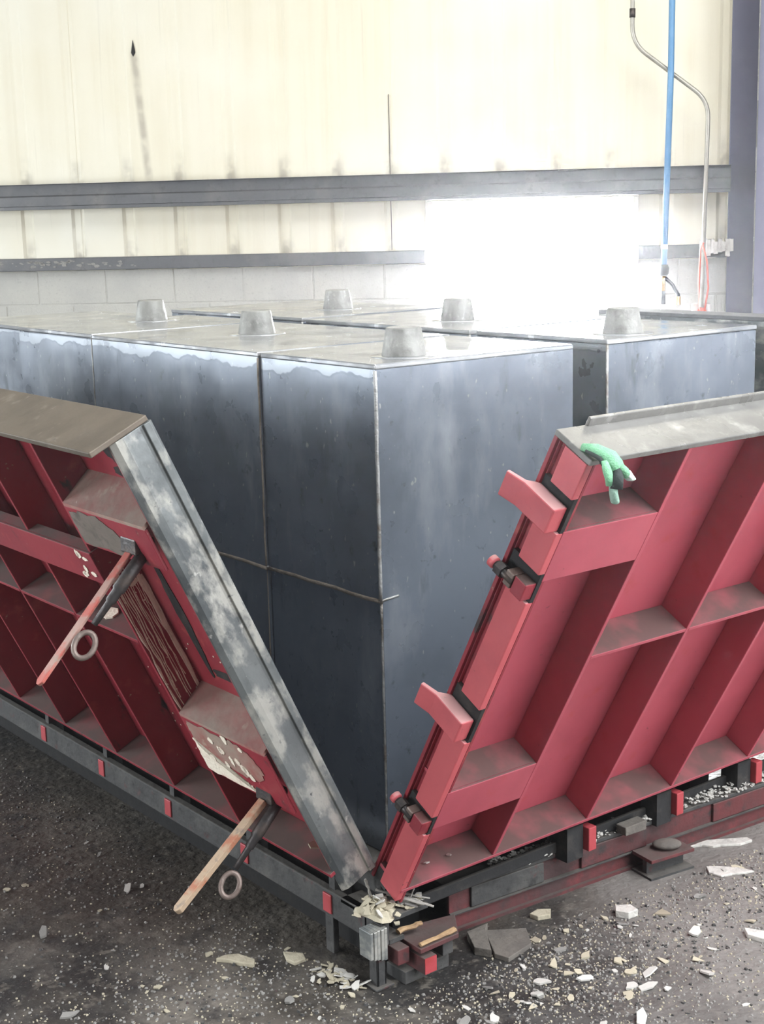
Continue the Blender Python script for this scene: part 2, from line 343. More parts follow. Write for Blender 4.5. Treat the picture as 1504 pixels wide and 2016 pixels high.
# masonry courses below the cladding
def masonry(sa, sb, zt):
    out = []
    for c in range(7):
        z1 = zt - c * .2; z0 = z1 - .194
        if z0 < -.02: z0 = .0
        x = -2.82 - (.205 if c % 2 else 0)
        while x < sb:
            x0, x1 = max(x, sa), min(x + .404, sb)
            if x1 - x0 > .03: out.append((x0, x1, z0, z1))
            x += .410
    return out
for sa, sb in ((-2.9, OL - .045), (OR + .03, 3.6)):
    for x0, x1, z0, z1 in masonry(sa, sb, 1.372):
        MB().box((x0, -.059, z0), (x1, random.uniform(-.002, .002), z1)).build('concrete_block', 'block_wall', wb, bevel=.004)

for sa, sb in ((-4.5, OL - .045), (OR + .03, 5.6)): MB().box((sa, -.059, 0), (sb, -.0045, 1.372)).build('mortar_bed', 'block_wall', wb)
# stains on the cladding: a puncture with a dirty run below, and a dent
def hall_obj(mb, name, m, label, cat, bevel=0, smooth=False, group=None, kind=None):
    return tag(mb.build(name, m, mw=HALL, bevel=bevel, smooth=smooth), label, cat, group, kind)
pr = MB(); pr.extrude([(-1.352, .001, 2.555), (-1.338, .001, 2.575), (-1.341, .001, 2.60), (-1.35, .001, 2.645), (-1.358, .001, 2.60), (-1.362, .001, 2.575)], (0, .003, 0))
pr.build('puncture', 'grime', wb)
MB().box((.0925, .0025, 1.862), (.0965, .0045, 2.30)).build('lap_seam', 'dirt', wb)
MB().box((.0925, .0025, 1.45), (.0965, .0045, 1.72)).build('lap_seam', 'dirt', wb)
# girts (horizontal steel rails on the wall)
def girt(name, s0, s1, z0, z1, label):
    h = z1 - z0
    prof = [(0, z0), (.20, z0), (.20, z0 + h * .12), (.205, z0 + h * .14), (.205, z0 + h * .50), (.19, z0 + h * .56), (.185, z0 + h * .97), (.215, z0 + h * .985), (.215, z1), (0, z1)]
    b = MB().extrude([(s0, t, z) for t, z in prof], (s1 - s0, 0, 0))
    return hall_obj(b, name, 'girt', label, None, kind='structure')
girt('trim_1', -6.4, 1.940, 1.722, 1.862, 'wide dark grey steel rail across the back wall above the doorway')
b = MB().box((-6.4, 0.003, 1.374), (OL - .045, .07, 1.446)); hall_obj(b, 'trim_2', 'girt', 'narrow dark steel rail on the wall left of the doorway', None, .004, kind='structure')
b = MB().box((OR + .03, 0.003, 1.374), (1.94, .07, 1.446)); hall_obj(b, 'trim_3', 'girt', 'short dark steel rail on the wall right of the doorway', None, .004, kind='structure')
girt('trim_7', 2.45, 6.4, 1.722, 1.862, 'wide dark grey steel rail on the wall right of the column')
# flaking white paint along the left rail
for k in range(60):
    s = random.uniform(-2.35, -1.37); z = random.uniform(1.392, 1.43); r_ = random.uniform(.005, .02)
    pts = [(s + r_ * random.uniform(.6, 1.3) * math.cos(a), .0705, z + .5 * r_ * random.uniform(.5, 1.2) * math.sin(a)) for a in (0, 1.1, 2.2, 3.1, 4.2, 5.3)]
    MB().extrude(pts, (0, .0015, 0)).build('paint_flake', 'plasterg', bpy.data.objects['trim_2'])
# doorway trim
b = MB(); b.box((OL - .045, -.16, 0), (OL, .03, OT)); hall_obj(b, 'trim_4', 'jamb', 'pale left jamb of the bright doorway', None, .004, kind='structure')
b = MB(); b.box((OR, -.16, 0), (OR + .03, .03, OT)); hall_obj(b, 'trim_5', 'jamb', 'pale right jamb of the bright doorway', None, .004, kind='structure')
b = MB(); b.box((OL - .045, -.16, OT), (OR + .03, .03, OT + .03)); hall_obj(b, 'trim_6', 'jamb', 'pale head trim of the bright doorway', None, .004, kind='structure')

# steel column at the right edge
cl = empty('steel_column', HALL @ T((2.2, .2, 0)))
MB().box((-.255, -.18, 0), (.22, -.165, 5.15)).build('rear_flange', 'column', cl, bevel=.003)
MB().box((-.008, -.165, 0), (.008, .165, 5.15)).build('web', 'column', cl)
MB().box((-.155, .165, 0), (.22, .185, 5.15)).build('front_flange', 'column', cl, bevel=.004)
MB().box((-.157, .1855, 0), (-.150, .190, 5.15)).build('highlight_strip', 'topsteel', cl)  # pale strip paints the highlight line on the flange edge
tag(cl, 'blue grey steel column at the right end of the back wall', 'column')

# services on the wall: conduit, blue air pipe, fittings, junction box
def arc(p, n=6):   # round the corners of a polyline
    out = [Vector(p[0])]
    for a, c, d in zip(p, p[1:], p[2:]):
        a, c, d = Vector(a), Vector(c), Vector(d); r_ = min((a - c).length, (d - c).length) * .45
        q0 = c + (a - c).normalized() * min(r_, .09); q1 = c + (d - c).normalized() * min(r_, .09)
        for k in range(n + 1):
            u = k / n; out.append(q0 * (1 - u) ** 2 + c * 2 * u * (1 - u) + q1 * u * u)
    return out + [Vector(p[-1])]
cd = empty('wall_conduit', HALL @ T((1.43, .25, 3.6)))
loc = lambda s, t, z: (s - 1.43, t - .25, z - 3.6)
MB().tube(arc([loc(1.405, .25, 5.1), loc(1.415, .25, 2.49), loc(1.812, .25, 2.19), loc(1.795, .25, 1.12)]), .0115, 12).build('pipe', 'conduit', cd, smooth=True)
MB().tube([loc(1.4145, .25, 2.62), loc(1.4146, .25, 2.665)], .0155, 12).build('coupling', 'darksteel', cd, smooth=True)
tag(cd, 'thin grey conduit bent in an s across the cream wall', 'conduit')
bp = empty('air_pipe', HALL @ T((1.62, .28, 1.34)))
MB().tube([(0, 0, 3.76), (-.006, 0, 1.0), (-.028, 0, 0)], .0165, 12).build('pipe', 'bluepipe', bp, smooth=True)
MB().lathe([(.018, 0), (.026, .01), (.03, .04), (.02, .06)], 14, (-.028, 0, -.05)).build('collar', 'black', bp, smooth=True)
MB().tube([(-.028, 0, -.05), (-.03, .0, -.13)], .012, 8).build('brass_nipple', 'brass', bp, smooth=True)
MB().tube([(-.02, 0, -.06), (.02, .0, -.10), (.05, 0, -.15), (.05, 0, -.20)], .010, 8).build('branch_hose', 'black', bp, smooth=True)
MB().tube([(.05, 0, -.16), (.05, 0, -.205)], .014, 8).build('branch_fitting', 'brass', bp, smooth=True)
MB().tube([(-.03, 0, -.13), (-.028, 0, -.20)], .012, 8).build('valve_stem', 'black', bp, smooth=True)
MB().tube([(-.028, 0, -.20), (-.028, 0, -.25)], .016, 8).build('white_cap', 'whiteplastic', bp, smooth=True)
MB().tube([(-.026, .001, .09), (-.026, .001, .115)], .018, 12).build('clip', 'whiteplastic', bp, smooth=True)
tag(bp, 'straight blue air pipe with black and brass valve at its foot', 'pipe')
jb = empty('junction_box', HALL @ T((1.80, .2, 1.08)))
MB().box((-.05, -.05, -.06), (.05, .03, .055)).build('body', 'box', jb, bevel=.008)
MB().lathe([(.026, 0), (.026, .012), (.012, .014)], 14).build('knockout', 'redwire', jb, smooth=True)
bpy.data.objects['knockout'].matrix_local = T((0, .03, .01)) @ Matrix.Rotation(R(-90), 4, 'X')
MB().tube([(-.01, .04, .01), (-.02, .05, .16), (-.015, .05, .34), (.0, .06, .38)], .0055, 8).build('red_wire', 'redwire', jb, smooth=True)
MB().tube([(.012, .04, .01), (.03, .05, .14), (.02, .055, .28), (-.005, .06, .37)], .0055, 8).build('red_wire', 'redwire', jb, smooth=True)
tag(jb, 'pale junction box with red wires beside the steel column', 'junction box')
b = MB()
for k in range(9):
    s = 1.79 + .02 * k; b.box((s, .07, 1.40 + random.uniform(-.02, .01)), (s + .021, .10 + random.uniform(0, .02), 1.46 + random.uniform(0, .02)), .004)
hall_obj(b, 'torn_insulation', 'insul', 'torn pale insulation hanging over the rail beside the column', 'insulation')

# ------------------------------------------------------------------ forms (the grey blocks with tapered knobs)
def form_block(x0, x1, y0, y1, zt, knob, label, rot=0, z0=.225, seam=False, kh=.064, kr=.050):
    e = empty('form_block', T(((x0 + x1) / 2, (y0 + y1) / 2, z0)) @ Matrix.Rotation(R(rot), 4, 'Z'))
    hx, hy, h = (x1 - x0) / 2, (y1 - y0) / 2, zt - z0
    if seam:
        zs = .815 - z0; first = x0 >= 0
        MB().box((-hx, -hy, zs), (hx, hy, h - .012)).build('upper_shell', 'form', e)
        MB().box((-hx + .006, -hy, 0), (hx, hy, zs)).build('lower_shell', 'form', e)
        MB().tube([(-hx + .002, -hy - .001 + (2 * hy) * k / 8, zs + random.uniform(-.0015, .0015)) for k in range(9)], .0055, 8).build('side_weld', 'rustbead', e, smooth=True)
        MB().tube([(-hx + .002 + .012 * k, -hy + .0005, zs + .002 + .001 * k) for k in range(5)], .003, 6).build('short_weld', 'bead', e, smooth=True)
        MB().tube([(-hx + .001 + random.uniform(-.001, .001), -hy + .001, zs + (h - .014 - zs) * k / 14) for k in range(15)], .0042 if first else .0025, 8).build('corner_weld', 'bead' if first else 'rustbead', e, smooth=True)
        MB().tube([(-hx + .007 + random.uniform(-.001, .001), -hy + .005, zs * k / 14) for k in range(15)], .0042 if first else .0025, 8).build('corner_weld', 'bead' if first else 'rustbead', e, smooth=True)
    else:
        MB().box((-hx, -hy, 0), (hx, hy, h - .012)).build('shell', 'form', e, bevel=.004)
        MB().tube([(-hx + .001, -hy + .001, (h - .012) * k / 8) for k in range(9)], .0035, 8).build('corner_weld', 'bead', e, smooth=True)
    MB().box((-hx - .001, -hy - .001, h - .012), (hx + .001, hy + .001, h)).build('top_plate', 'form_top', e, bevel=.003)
    if knob:
        kx, ky = knob[0] - (x0 + x1) / 2, knob[1] - (y0 + y1) / 2
        k = MB().lathe([(kr * 1.02, 0), (kr, .004), (kr * .80, kh * .93), (kr * .77, kh * .985), (kr * .70, kh), (kr * .66, kh * .985), (kr * .3, kh * .98)], 32, (kx, ky, h - .0005)).build('tapered_knob', 'knob', e, smooth=True)
        MB().lathe([(kr * 1.55, 0), (kr * 1.5, .002), (kr * 1.0, .0025)], 32, (kx, ky, h - .0005)).build('knob_ring', 'form_top', e, smooth=True)
    tag(e, label, 'form', 'grey steel forms standing in the open mould')
    return e
form_block(0, .588, 0, .433, 1.33, (.16, .10), 'grey steel form with tapered knob at the nearest corner', seam=True)
form_block(-.006, .585, .437, 1.268, 1.332, (.295, .895), 'long grey steel form directly behind the corner form on the left', seam=True)
form_block(-.004, .585, 1.274, 1.752, 1.334, (.38, 1.62), 'grey steel form third from the near corner along the left panel')
form_block(.06, .60, 1.78, 2.4, 1.325, None, 'grey steel form at the far left end beyond a dark gap')
form_block(.708, 1.268, -.002, .47, 1.332, (.87, .10), 'grey steel form with knob at the right across the dark gap', rot=-.6)
form_block(.70, 1.28, .49, 1.24, 1.333, (.93, .80), 'grey steel form with knob in front of the bright doorway')
form_block(.70, 1.29, 1.26, 2.05, 1.336, (1.03, 1.52), 'rearmost grey steel form with knob left of the doorway')

# ------------------------------------------------------------------ mould base
be = empty('mould_base', T((0, 0, 0)))
MB().box((-.055, -.045, .165), (1.45, 2.35, .222)).build('deck', 'base', be)
MB().box((-.112, -.118, .088), (-.090, 2.3, .150)).build('left_rail', 'base', be, bevel=.003)
MB().box((-.090, -.118, .088), (-.05, 2.3, .098)).build('left_rail_flange', 'base', be)
MB().box((-.112, -.068, .112), (1.42, -.056, .140)).build('front_rail', 'grime', be, bevel=.003)
MB().box((-.052, -.04, 0), (-.03, 2.3, .165)).build('shade_skirt', 'undershade', be)  # skirt added so the gap under the rail reads as black shade
MB().box((-.112, -.118, .138), (.02, .03, .150)).build('corner_plate', 'base', be, bevel=.002)
for y in (.077, .42, .79, 1.165, 1.54):     # red hinge tabs along the left rail
    MB().box((-.116, y - .016, .097), (-.088, y + .016, .143)).build('hinge_tab', 'tab', be, bevel=.002)
    MB().box((-.1, y - .011, .10), (-.045, y + .011, .185)).build('hinge_ear', 'base', be)
for k in range(1, 4):
    x = .215 + .3205 * k
    MB().box((x - .013, -.122, .118), (x + .013, -.09, .178)).build('hinge_tab', 'tab', be, bevel=.002)
    MB().box((x - .07, -.105, .100), (x - .016, -.05, .185)).build('hinge_ear', 'grime', be)
for (x, y, w, d_) in ((-.104, .075, .016, .030),):
    MB().box((x - w / 2, y - d_ / 2, 0), (x + w / 2, y + d_ / 2, .09)).build('leg', 'base', be, bevel=.002)
b = MB()     # the corner foot: a short upright channel
b.box((-.130, -.124, 0), (-.106, -.119, .07)); b.box((-.130, -.124, 0), (-.125, -.095, .07)); b.box((-.111, -.124, 0), (-.106, -.095, .07))
b.box((-.142, -.134, 0), (-.092, -.088, .005))
b.build('corner_foot', 'base', be, bevel=.0015)
b = MB()     # ribbed grey cap above the foot
for k in range(5): b.box((-.150 + .0095 * k, -.128 - .0015 * (k % 2), .062 + .003 * (4 - k)), (-.1415 + .0095 * k, -.088, .137))
b.box((-.1485, -.126, .075), (-.104, -.09, .134))
b.build('corner_cap', 'galv', be, bevel=.0015)
for y in (.45, 1.15, 1.9): MB().box((-.03, y, .0), (1.3, y + .1, .165)).build('cross_beam', 'undershade', be)
for x in (.05, .55, 1.1): MB().box((x, .05, .0), (x + .08, 2.2, .165)).build('long_beam', 'undershade', be)
tag(be, 'low grimy steel base under the open mould with red hinge tabs', 'mould base')
# the dark red channel lying on the floor along the right side
ang = R(-4.3)
rb = empty('floor_beam', T((.15, -.035, 0)) @ Matrix.Rotation(ang, 4, 'Z'))
MB().box((0, 0, 0), (1.5, .010, .100)).build('web', 'basered', rb, bevel=.002)
MB().box((0, -.012, .045), (1.5, 0, .0475)).build('joint_strip', 'base', rb)
MB().box((0, -.006, .100), (1.5, .06, .110)).build('top_flange', 'base', rb, bevel=.002)
MB().box((0, -.010, 0), (1.5, .05, .008)).build('bottom_flange', 'basered', rb)
for k, x in enumerate((.06, .40, .86)):
    MB().box((x, -.008, .049), (x + .22, 0, .099)).build('patch_plate', 'basered' if k else 'base', rb, bevel=.002)
tag(rb, 'dark red steel beam lying on the floor along the right side', 'beam')

# ------------------------------------------------------------------ panels
def panel_matrix(O, side, lean):
    s, c = math.sin(R(lean)), math.cos(R(lean))
    if side == 'R': u, v, w = Vector((1, 0, 0)), Vector((0, -s, c)), Vector((0, -c, -s))
    else: u, v, w = Vector((0, 1, 0)), Vector((-s, 0, c)), Vector((c, 0, s))       # third axis points inwards on the left
    return Matrix(((u.x, v.x, w.x, O[0]), (u.y, v.y, w.y, O[1]), (u.z, v.z, w.z, O[2]), (0, 0, 0, 1)))
def pbox(sg, u0, u1, v0, v1, w0, w1): return MB().box((u0, v0, min(sg * w0, sg * w1)), (u1, v1, max(sg * w0, sg * w1)))

# right panel
rp = empty('side_panel', panel_matrix((-.06, -.025, .206), 'R', 28.8)); LN = 1.5
pbox(1, .004, LN, .0, 1.187, -.006, .0).build('facing_plate', 'facing', rp)
pbox(1, .07, LN, 1.187, 1.216, -.008, .0).build('facing_lip', 'topsteel', rp, bevel=.002)
pbox(1, .006, LN, .0, 1.187, .0, .005).build('back_plate', 'red', rp)
pbox(1, -.004, LN, 1.187, 1.199, -.006, .092).build('top_plate', 'topsteel', rp, bevel=.002)
pbox(1, .0, LN, .040, .050, .005, .088).build('bottom_sill', 'red', rp, bevel=.001)
pbox(1, .0, LN, .0, .040, .005, .045).build('bottom_rail', 'base', rp)
for k in range(5):
    u = .270 + .3045 * k
    pbox(1, u - .005, u + .005, .050, 1.187, .005, .087).build('rib', 'red', rp, bevel=.0015)
for v0, v1 in ((.918, 1.035), (.240, .350)):
    p = pbox(1, .012, .265, v0, v1, .080, .087).build('stiffener_flange', 'red', rp, bevel=.0015)
    pbox(1, .012, .265, v1 - .008, v1, .005, .080).build('stiffener_shelf', 'red', rp)
for k in range(4):
    u = .270 + .3045 * k
    pbox(1, u + .005, u + .2995, .652, .661, .005, .087).build('cross_plate', 'red', rp, bevel=.001)
# end channel of the right panel: recessed web, inner lip, outer bar interrupted at lugs and pins
pbox(1, .014, .020, .0, 1.187, .0, .086).build('end_web', 'redworn', rp)
pbox(1, -.002, .014, .0, 1.187, -.006, .003).build('end_lip', 'redworn', rp, bevel=.001)
for v0, v1 in ((1.108, 1.186), (.936, 1.032), (.592, .868), (.280, .500), (.012, .226)):
    pbox(1, -.004, .014, v0, v1, .026, .086).build('end_bar', 'redbright', rp, bevel=.002)
for v0, v1 in ((1.032, 1.108), (.868, .936), (.50, .592), (.226, .280)):
    pbox(1, .004, .014, v0, v1, .004, .086).build('greasy_notch', 'grime', rp)
for vc in (1.060, .532):                       # hooked lugs pointing inwards
    b = MB(); h = .027
    prof = [(.080, .004), (.080, -.030), (-.006, -.030), (-.044, -.042), (-.047, -.033), (-.012, -.020), (.002, .004)]
    b.extrude([(u, vc - h, w) for w, u in prof], (0, 2 * h, 0)); b.build('lug', 'redbright', rp, bevel=.003)
for vc in (.896, .250):                        # pivot pins with bracket and nut
    br = pbox(1, -.022, .006, vc - .020, vc + .018, .052, .084).build('pin_bracket', 'redworn', rp, bevel=.002)
    pbox(1, -.024, .006, vc - .016, vc + .016, .030, .050).build('bracket_cheek', 'rodsteel', rp, bevel=.002)
    MB().tube([(-.018, vc, .05), (-.018, vc, -.012)], .009, 12).build('pin', 'darksteel', rp, smooth=True)
    MB().tube([(-.018, vc, -.002), (-.018, vc, -.006), (-.018, vc, -.016)], [.009, .0125, .0125], 14).build('pin_head', 'redbright', rp, smooth=True)
    MB().tube([(-.018, vc, .022), (-.018, vc, .004)], .0145, 6).build('nut', 'darksteel', rp)
tag(rp, 'red ribbed steel mould panel leaning outwards at the right', 'mould panel')

# left panel
lp = empty('side_panel', panel_matrix((-.08, -.03, .24), 'L', 25.5)); LL = 2.3
g = -1
pbox(g, .004, LL, .0, 1.140, -.006, .0).build('facing_plate', 'form', lp)  # kept darker than the right plate so it bounces little light
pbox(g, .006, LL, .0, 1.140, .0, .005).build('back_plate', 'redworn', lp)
pbox(g, -.006, LL, 1.140, 1.152, -.012, .122).build('top_plate', 'topbrown', lp, bevel=.002)
# bare steel end flange with a raised bead along its inner edge
b = MB(); prof = [(-.014, -.002), (-.016, -.008), (-.010, -.013), (.004, -.012), (.006, -.007), (.012, -.006), (.050, -.007), (.066, -.005), (.078, .002), (.078, .008), (-.014, .008)]
b.extrude([(u, -.01, g * w) for w, u in prof], (0, 1.150, 0)); b.build('end_flange', 'galv', lp, bevel=.0012)
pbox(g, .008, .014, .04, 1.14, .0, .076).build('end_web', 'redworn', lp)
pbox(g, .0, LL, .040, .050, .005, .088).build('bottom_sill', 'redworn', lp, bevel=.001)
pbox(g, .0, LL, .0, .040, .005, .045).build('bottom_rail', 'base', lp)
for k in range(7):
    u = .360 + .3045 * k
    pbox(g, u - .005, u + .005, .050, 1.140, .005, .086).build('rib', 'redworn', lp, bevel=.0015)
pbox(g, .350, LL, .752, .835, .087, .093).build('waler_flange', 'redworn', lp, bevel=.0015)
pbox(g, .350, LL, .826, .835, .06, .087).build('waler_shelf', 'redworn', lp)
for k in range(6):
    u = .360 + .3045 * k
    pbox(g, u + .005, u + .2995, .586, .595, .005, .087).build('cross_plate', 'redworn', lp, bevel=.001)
for v0, v1 in ((.858, .962), (.222, .392)):
    # angle stiffener in the end bay: sloping stained shelf, red flange with a film of dirt
    prof = [(.005, v1 + .030), (.088, v1), (.088, v1 - .008), (.005, v1 + .020)]
    MB().extrude([(.016, v, g * w) for w, v in prof], (.338, 0, 0)).build('stiffener_shelf', 'tan', lp)
    pbox(g, .016, .354, v0, v1 - .008, .081, .088).build('stiffener_flange', 'redworn', lp, bevel=.0015)
random.seed(21)
def patch(poly, w, m, name='dirt_film', th=.0012):
    MB().extrude([(u, v, g * w) for u, v in poly], (0, 0, g * th)).build(name, m, lp)
def jag(poly, n=7, a=.007):
    out = []
    for p, q in zip(poly, poly[1:] + poly[:1]):
        for k in range(n): out.append((p[0] + (q[0] - p[0]) * k / n + random.uniform(-a, a), p[1] + (q[1] - p[1]) * k / n + random.uniform(-a, a)))
    return [(min(.353, u), v) for u, v in out]
def rough_poly(cu, cv, ru, rv, n=16):
    return [(cu + ru * random.uniform(.72, 1.12) * math.cos(6.2832 * k / n), cv + rv * random.uniform(.72, 1.12) * math.sin(6.2832 * k / n)) for k in range(n)]
patch(jag([(.345, .864), (.345, .945), (.28, .950), (.22, .948), (.165, .930), (.145, .905), (.155, .880), (.165, .864)], 5, .004), .0883, 'dirt')
patch(jag([(.345, .34), (.33, .375), (.25, .380), (.15, .378), (.09, .365), (.06, .33), (.08, .29), (.16, .275), (.25, .285), (.31, .29)], 5, .006), .0883, 'tan')
patch(jag([(.350, .228), (.350, .32), (.33, .310), (.30, .278), (.24, .262), (.17, .25), (.13, .230)], 7, .006), .0886, 'drip', 'mortar_splash')
for k in range(12): patch(rough_poly(random.uniform(.10, .34), random.uniform(.28, .385), random.uniform(.006, .02), random.uniform(.006, .016), 10), .0896, 'drip', 'mortar_splash')
# dried mortar running down the near face of the first rib
def rib_drip(w, v0, v1, wd_, dw):
    n = 12; ur = .355 - .0005
    pts = [(ur, v0 + (v1 - v0) * k / (n - 1), g * min(.084, max(.008, w + dw * k / (n - 1) + random.uniform(-.0022, .0022)))) for k in range(n)]
    MB().tube(pts, [wd_ * random.uniform(.5, 1.3) for _ in range(n)], 6, flat=.35, up=(1, 0, 0)).build('mortar_drip', 'drip', lp)
for k in range(15):
    w = .010 + .0050 * k; edge = k in (0, 1, 2, 14)
    rib_drip(w, random.uniform(.72, .76), .36 if edge else random.choice([.42, .46, .52, .58, .40, .37]), random.uniform(.0024, .0036) if edge else random.uniform(.0008, .0016), random.uniform(-.008, .008))
def rib_splat(w, v, r_):
    n = 9; MB().extrude([(.3552, v + 1.3 * r_ * random.uniform(.5, 1.2) * math.sin(6.2832 * k / n), g * max(.006, min(.086, w + r_ * random.uniform(.5, 1.2) * math.cos(6.2832 * k / n)))) for k in range(n)], (-.0018, 0, 0)).build('mortar_splash', 'drip', lp)
for w, v, r_ in ((.02, .745, .014), (.05, .735, .016), (.07, .75, .014), (.035, .72, .010), (.015, .36, .012), (.03, .35, .010), (.065, .335, .012), (.05, .33, .008)): rib_splat(w, v, r_)
for k in range(16): rib_splat(random.uniform(.01, .08), random.uniform(.35, .7), random.uniform(.001, .003))
for k in range(8): patch(rough_poly(random.uniform(.37, .44), random.uniform(.762, .828), random.uniform(.006, .016), random.uniform(.005, .012), 9), .0935, 'drip', 'mortar_splash')
for k in range(30): patch(rough_poly(random.uniform(.02, .34), random.uniform(.40, .84), .0025, .0025, 6), .0055, 'drip', 'mortar_speck')
for k in range(40): patch(rough_poly(random.uniform(.37, 1.0), random.uniform(.1, .55), .0022, .0022, 6), .0055, 'drip', 'mortar_speck')
patch(rough_poly(.19, 1.07, .035, .045), .0055, 'grime', 'grime_patch'); patch(rough_poly(.28, 1.09, .04, .04), .0055, 'grime', 'grime_patch'); patch(rough_poly(.17, 1.01, .05, .016), .0058, 'grime', 'grime_patch')
patch(rough_poly(.42, 1.08, .045, .05), .0055, 'grime', 'grime_patch'); patch(rough_poly(.27, .63, .020, .17, 24), .0055, 'grime', 'grime_patch'); patch(rough_poly(.20, .475, .07, .012), .0058, 'grime', 'grime_patch')
MB().extrude([(.55 + .03 * math.cos(a), .5955, g * (.05 + .02 * math.sin(a))) for a in (0, .8, 1.9, 2.7, 3.6, 4.4, 5.5)], (0, .004, 0)).build('mortar_splash', 'drip', lp)
tag(lp, 'worn red ribbed mould panel with bare steel edge leaning at the left', 'mould panel')
# clamp levers hanging from the left panel
def clamp(p0, p1, eye, rodend, mlev, thick):
    p0, p1, eye, rodend = map(Vector, (p0, p1, eye, rodend)); d = (p1 - p0).normalized()
    e = MB()
    side = Vector((0, 1, 0)); nrm = d.cross(side).normalized()
    hb = empty('clamp', T(p0)); hb.parent = lp; hb.matrix_parent_inverse = Matrix(); hb.matrix_local = MW[lp.name].inverted() @ T(p0)
    MW[hb.name] = T(p0)
    L_ = (p1 - p0).length
    pts = []
    a = .011; t = thick
    def q(along, x, y): return p0 + d * along + nrm * x + side * y
    poly = [q(.02, -t, -a), q(L_ - .008, -t, -a), q(L_, -t, -a * .4), q(L_, -t, a * .4), q(L_ - .008, -t, a), q(.02, -t, a)]
    MB().extrude(poly, nrm * (2 * t)).build('lever', mlev, hb, world=True, bevel=.0015)
    off = nrm * 0.0 + Vector((.016, -.022, -.006))
    r0 = p0 + off; rd = (rodend - r0)
    MB().tube([r0 - rd * .05, r0 + rd * .25, r0 + rd * .55, r0 + rd * .57, r0 + rd * .70, r0 + rd * .72, rodend], [.0125, .0135, .0135, .0105, .0105, .0075, .0065], 12).build('turnbuckle', 'darksteel', hb, world=True, smooth=True)
    ez = (eye - rodend).normalized(); ex = ez.cross(Vector((.603, .773, -.2))).normalized()
    MB().torus(eye, ez, ex, .019, .0058, 24, 8, 1.35).build('eye_ring', 'rodsteel', hb, world=True, smooth=True)
    MB().tube([p0 + Vector((.02, -.03, .006)), p0 + Vector((.0, .035, .0))], .011, 12).build('pivot_bolt', 'darksteel', hb, world=True, smooth=True)
    MB().box((-.016, -.03, -.016), (.028, .03, .016)).build('pivot_bracket', 'darksteel', hb, bevel=.003)
clamp((-.540, .085, 1.015), (-.764, .08, .779), (-.680, .045, .848), (-.655, .05, .883), 'lever', .0035)
clamp((-.252, .085, .418), (-.498, .08, .224), (-.385, .045, .262), (-.367, .05, .292), 'leverrust', .0065)

# upright panel on the far right side, only its top shows
fp = empty('side_panel', T((1.36, .03, .22)))
MB().box((0, 0, 0), (.008, .62, 1.112)).build('facing_plate', 'galv', fp)
MB().box((0, 0, 1.112), (.11, .62, 1.124)).build('top_plate', 'girt', fp, bevel=.002)
for k in range(3): MB().box((.008, .05 + .25 * k, 0), (.1, .06 + .25 * k, 1.112)).build('rib', 'red', fp)
MB().box((.008, 0, -.05), (.085, .62, 0)).build('bottom_sill', 'base', fp)
tag(fp, 'upright grey topped mould panel behind the right hand form', 'mould panel')

# ------------------------------------------------------------------ green glove hung on the right panel
gl = empty('work_glove', T((-.03, -.69, 1.2)))   # scaled below
MB().tube([(-.058, -.640, 1.232), (-.046, -.668, 1.228), (-.036, -.700, 1.214), (-.028, -.712, 1.196), (-.018, -.714, 1.184)], [.009, .015, .019, .018, .013], 14, flat=.75, up=(0, -1, .6)).build('palm', 'glovegreen', gl, world=True, smooth=True)
MB().tube([(-.026, -.714, 1.196), (-.014, -.718, 1.184), (-.004, -.719, 1.174)], [.013, .014, .011], 12, flat=.8).build('finger', 'glovegreen', gl, world=True, smooth=True)
MB().tube([(-.006, -.719, 1.178), (.002, -.720, 1.169), (.010, -.720, 1.166), (.020, -.719, 1.163)], [.0125, .0115, .008, .003], 12, flat=.8).build('fingertip', 'glovepale', gl, world=True, smooth=True)
MB().tube([(-.052, -.700, 1.208), (-.054, -.708, 1.190), (-.050, -.712, 1.172), (-.046, -.712, 1.160)], [.009, .010, .0105, .012], 12, flat=.8).build('finger', 'glovegreen', gl, world=True, smooth=True)
MB().tube([(-.032, -.716, 1.194), (-.037, -.722, 1.174), (-.040, -.722, 1.150)], [.008, .0135, .0135], 12, flat=.8).build('black_patch', 'gloveblack', gl, world=True, smooth=True)
MB().tube([(-.042, -.7145, 1.158), (-.041, -.715, 1.140), (-.037, -.715, 1.124), (-.036, -.715, 1.120)], [.0135, .0145, .0150, .0135], 14, flat=.6).build('cuff', 'glovegrey', gl, world=True, smooth=True)
MB().tube([(-.060, -.655, 1.226), (-.054, -.690, 1.212), (-.055, -.704, 1.196)], [.006, .008, .007], 10, flat=.7).build('black_strap', 'gloveblack', gl, world=True, smooth=True)
gl.scale = (.82, .82, .82); gl.location = (-.036, -.696, 1.207)
tag(gl, 'green and black work glove hanging over the red panel edge', 'glove')

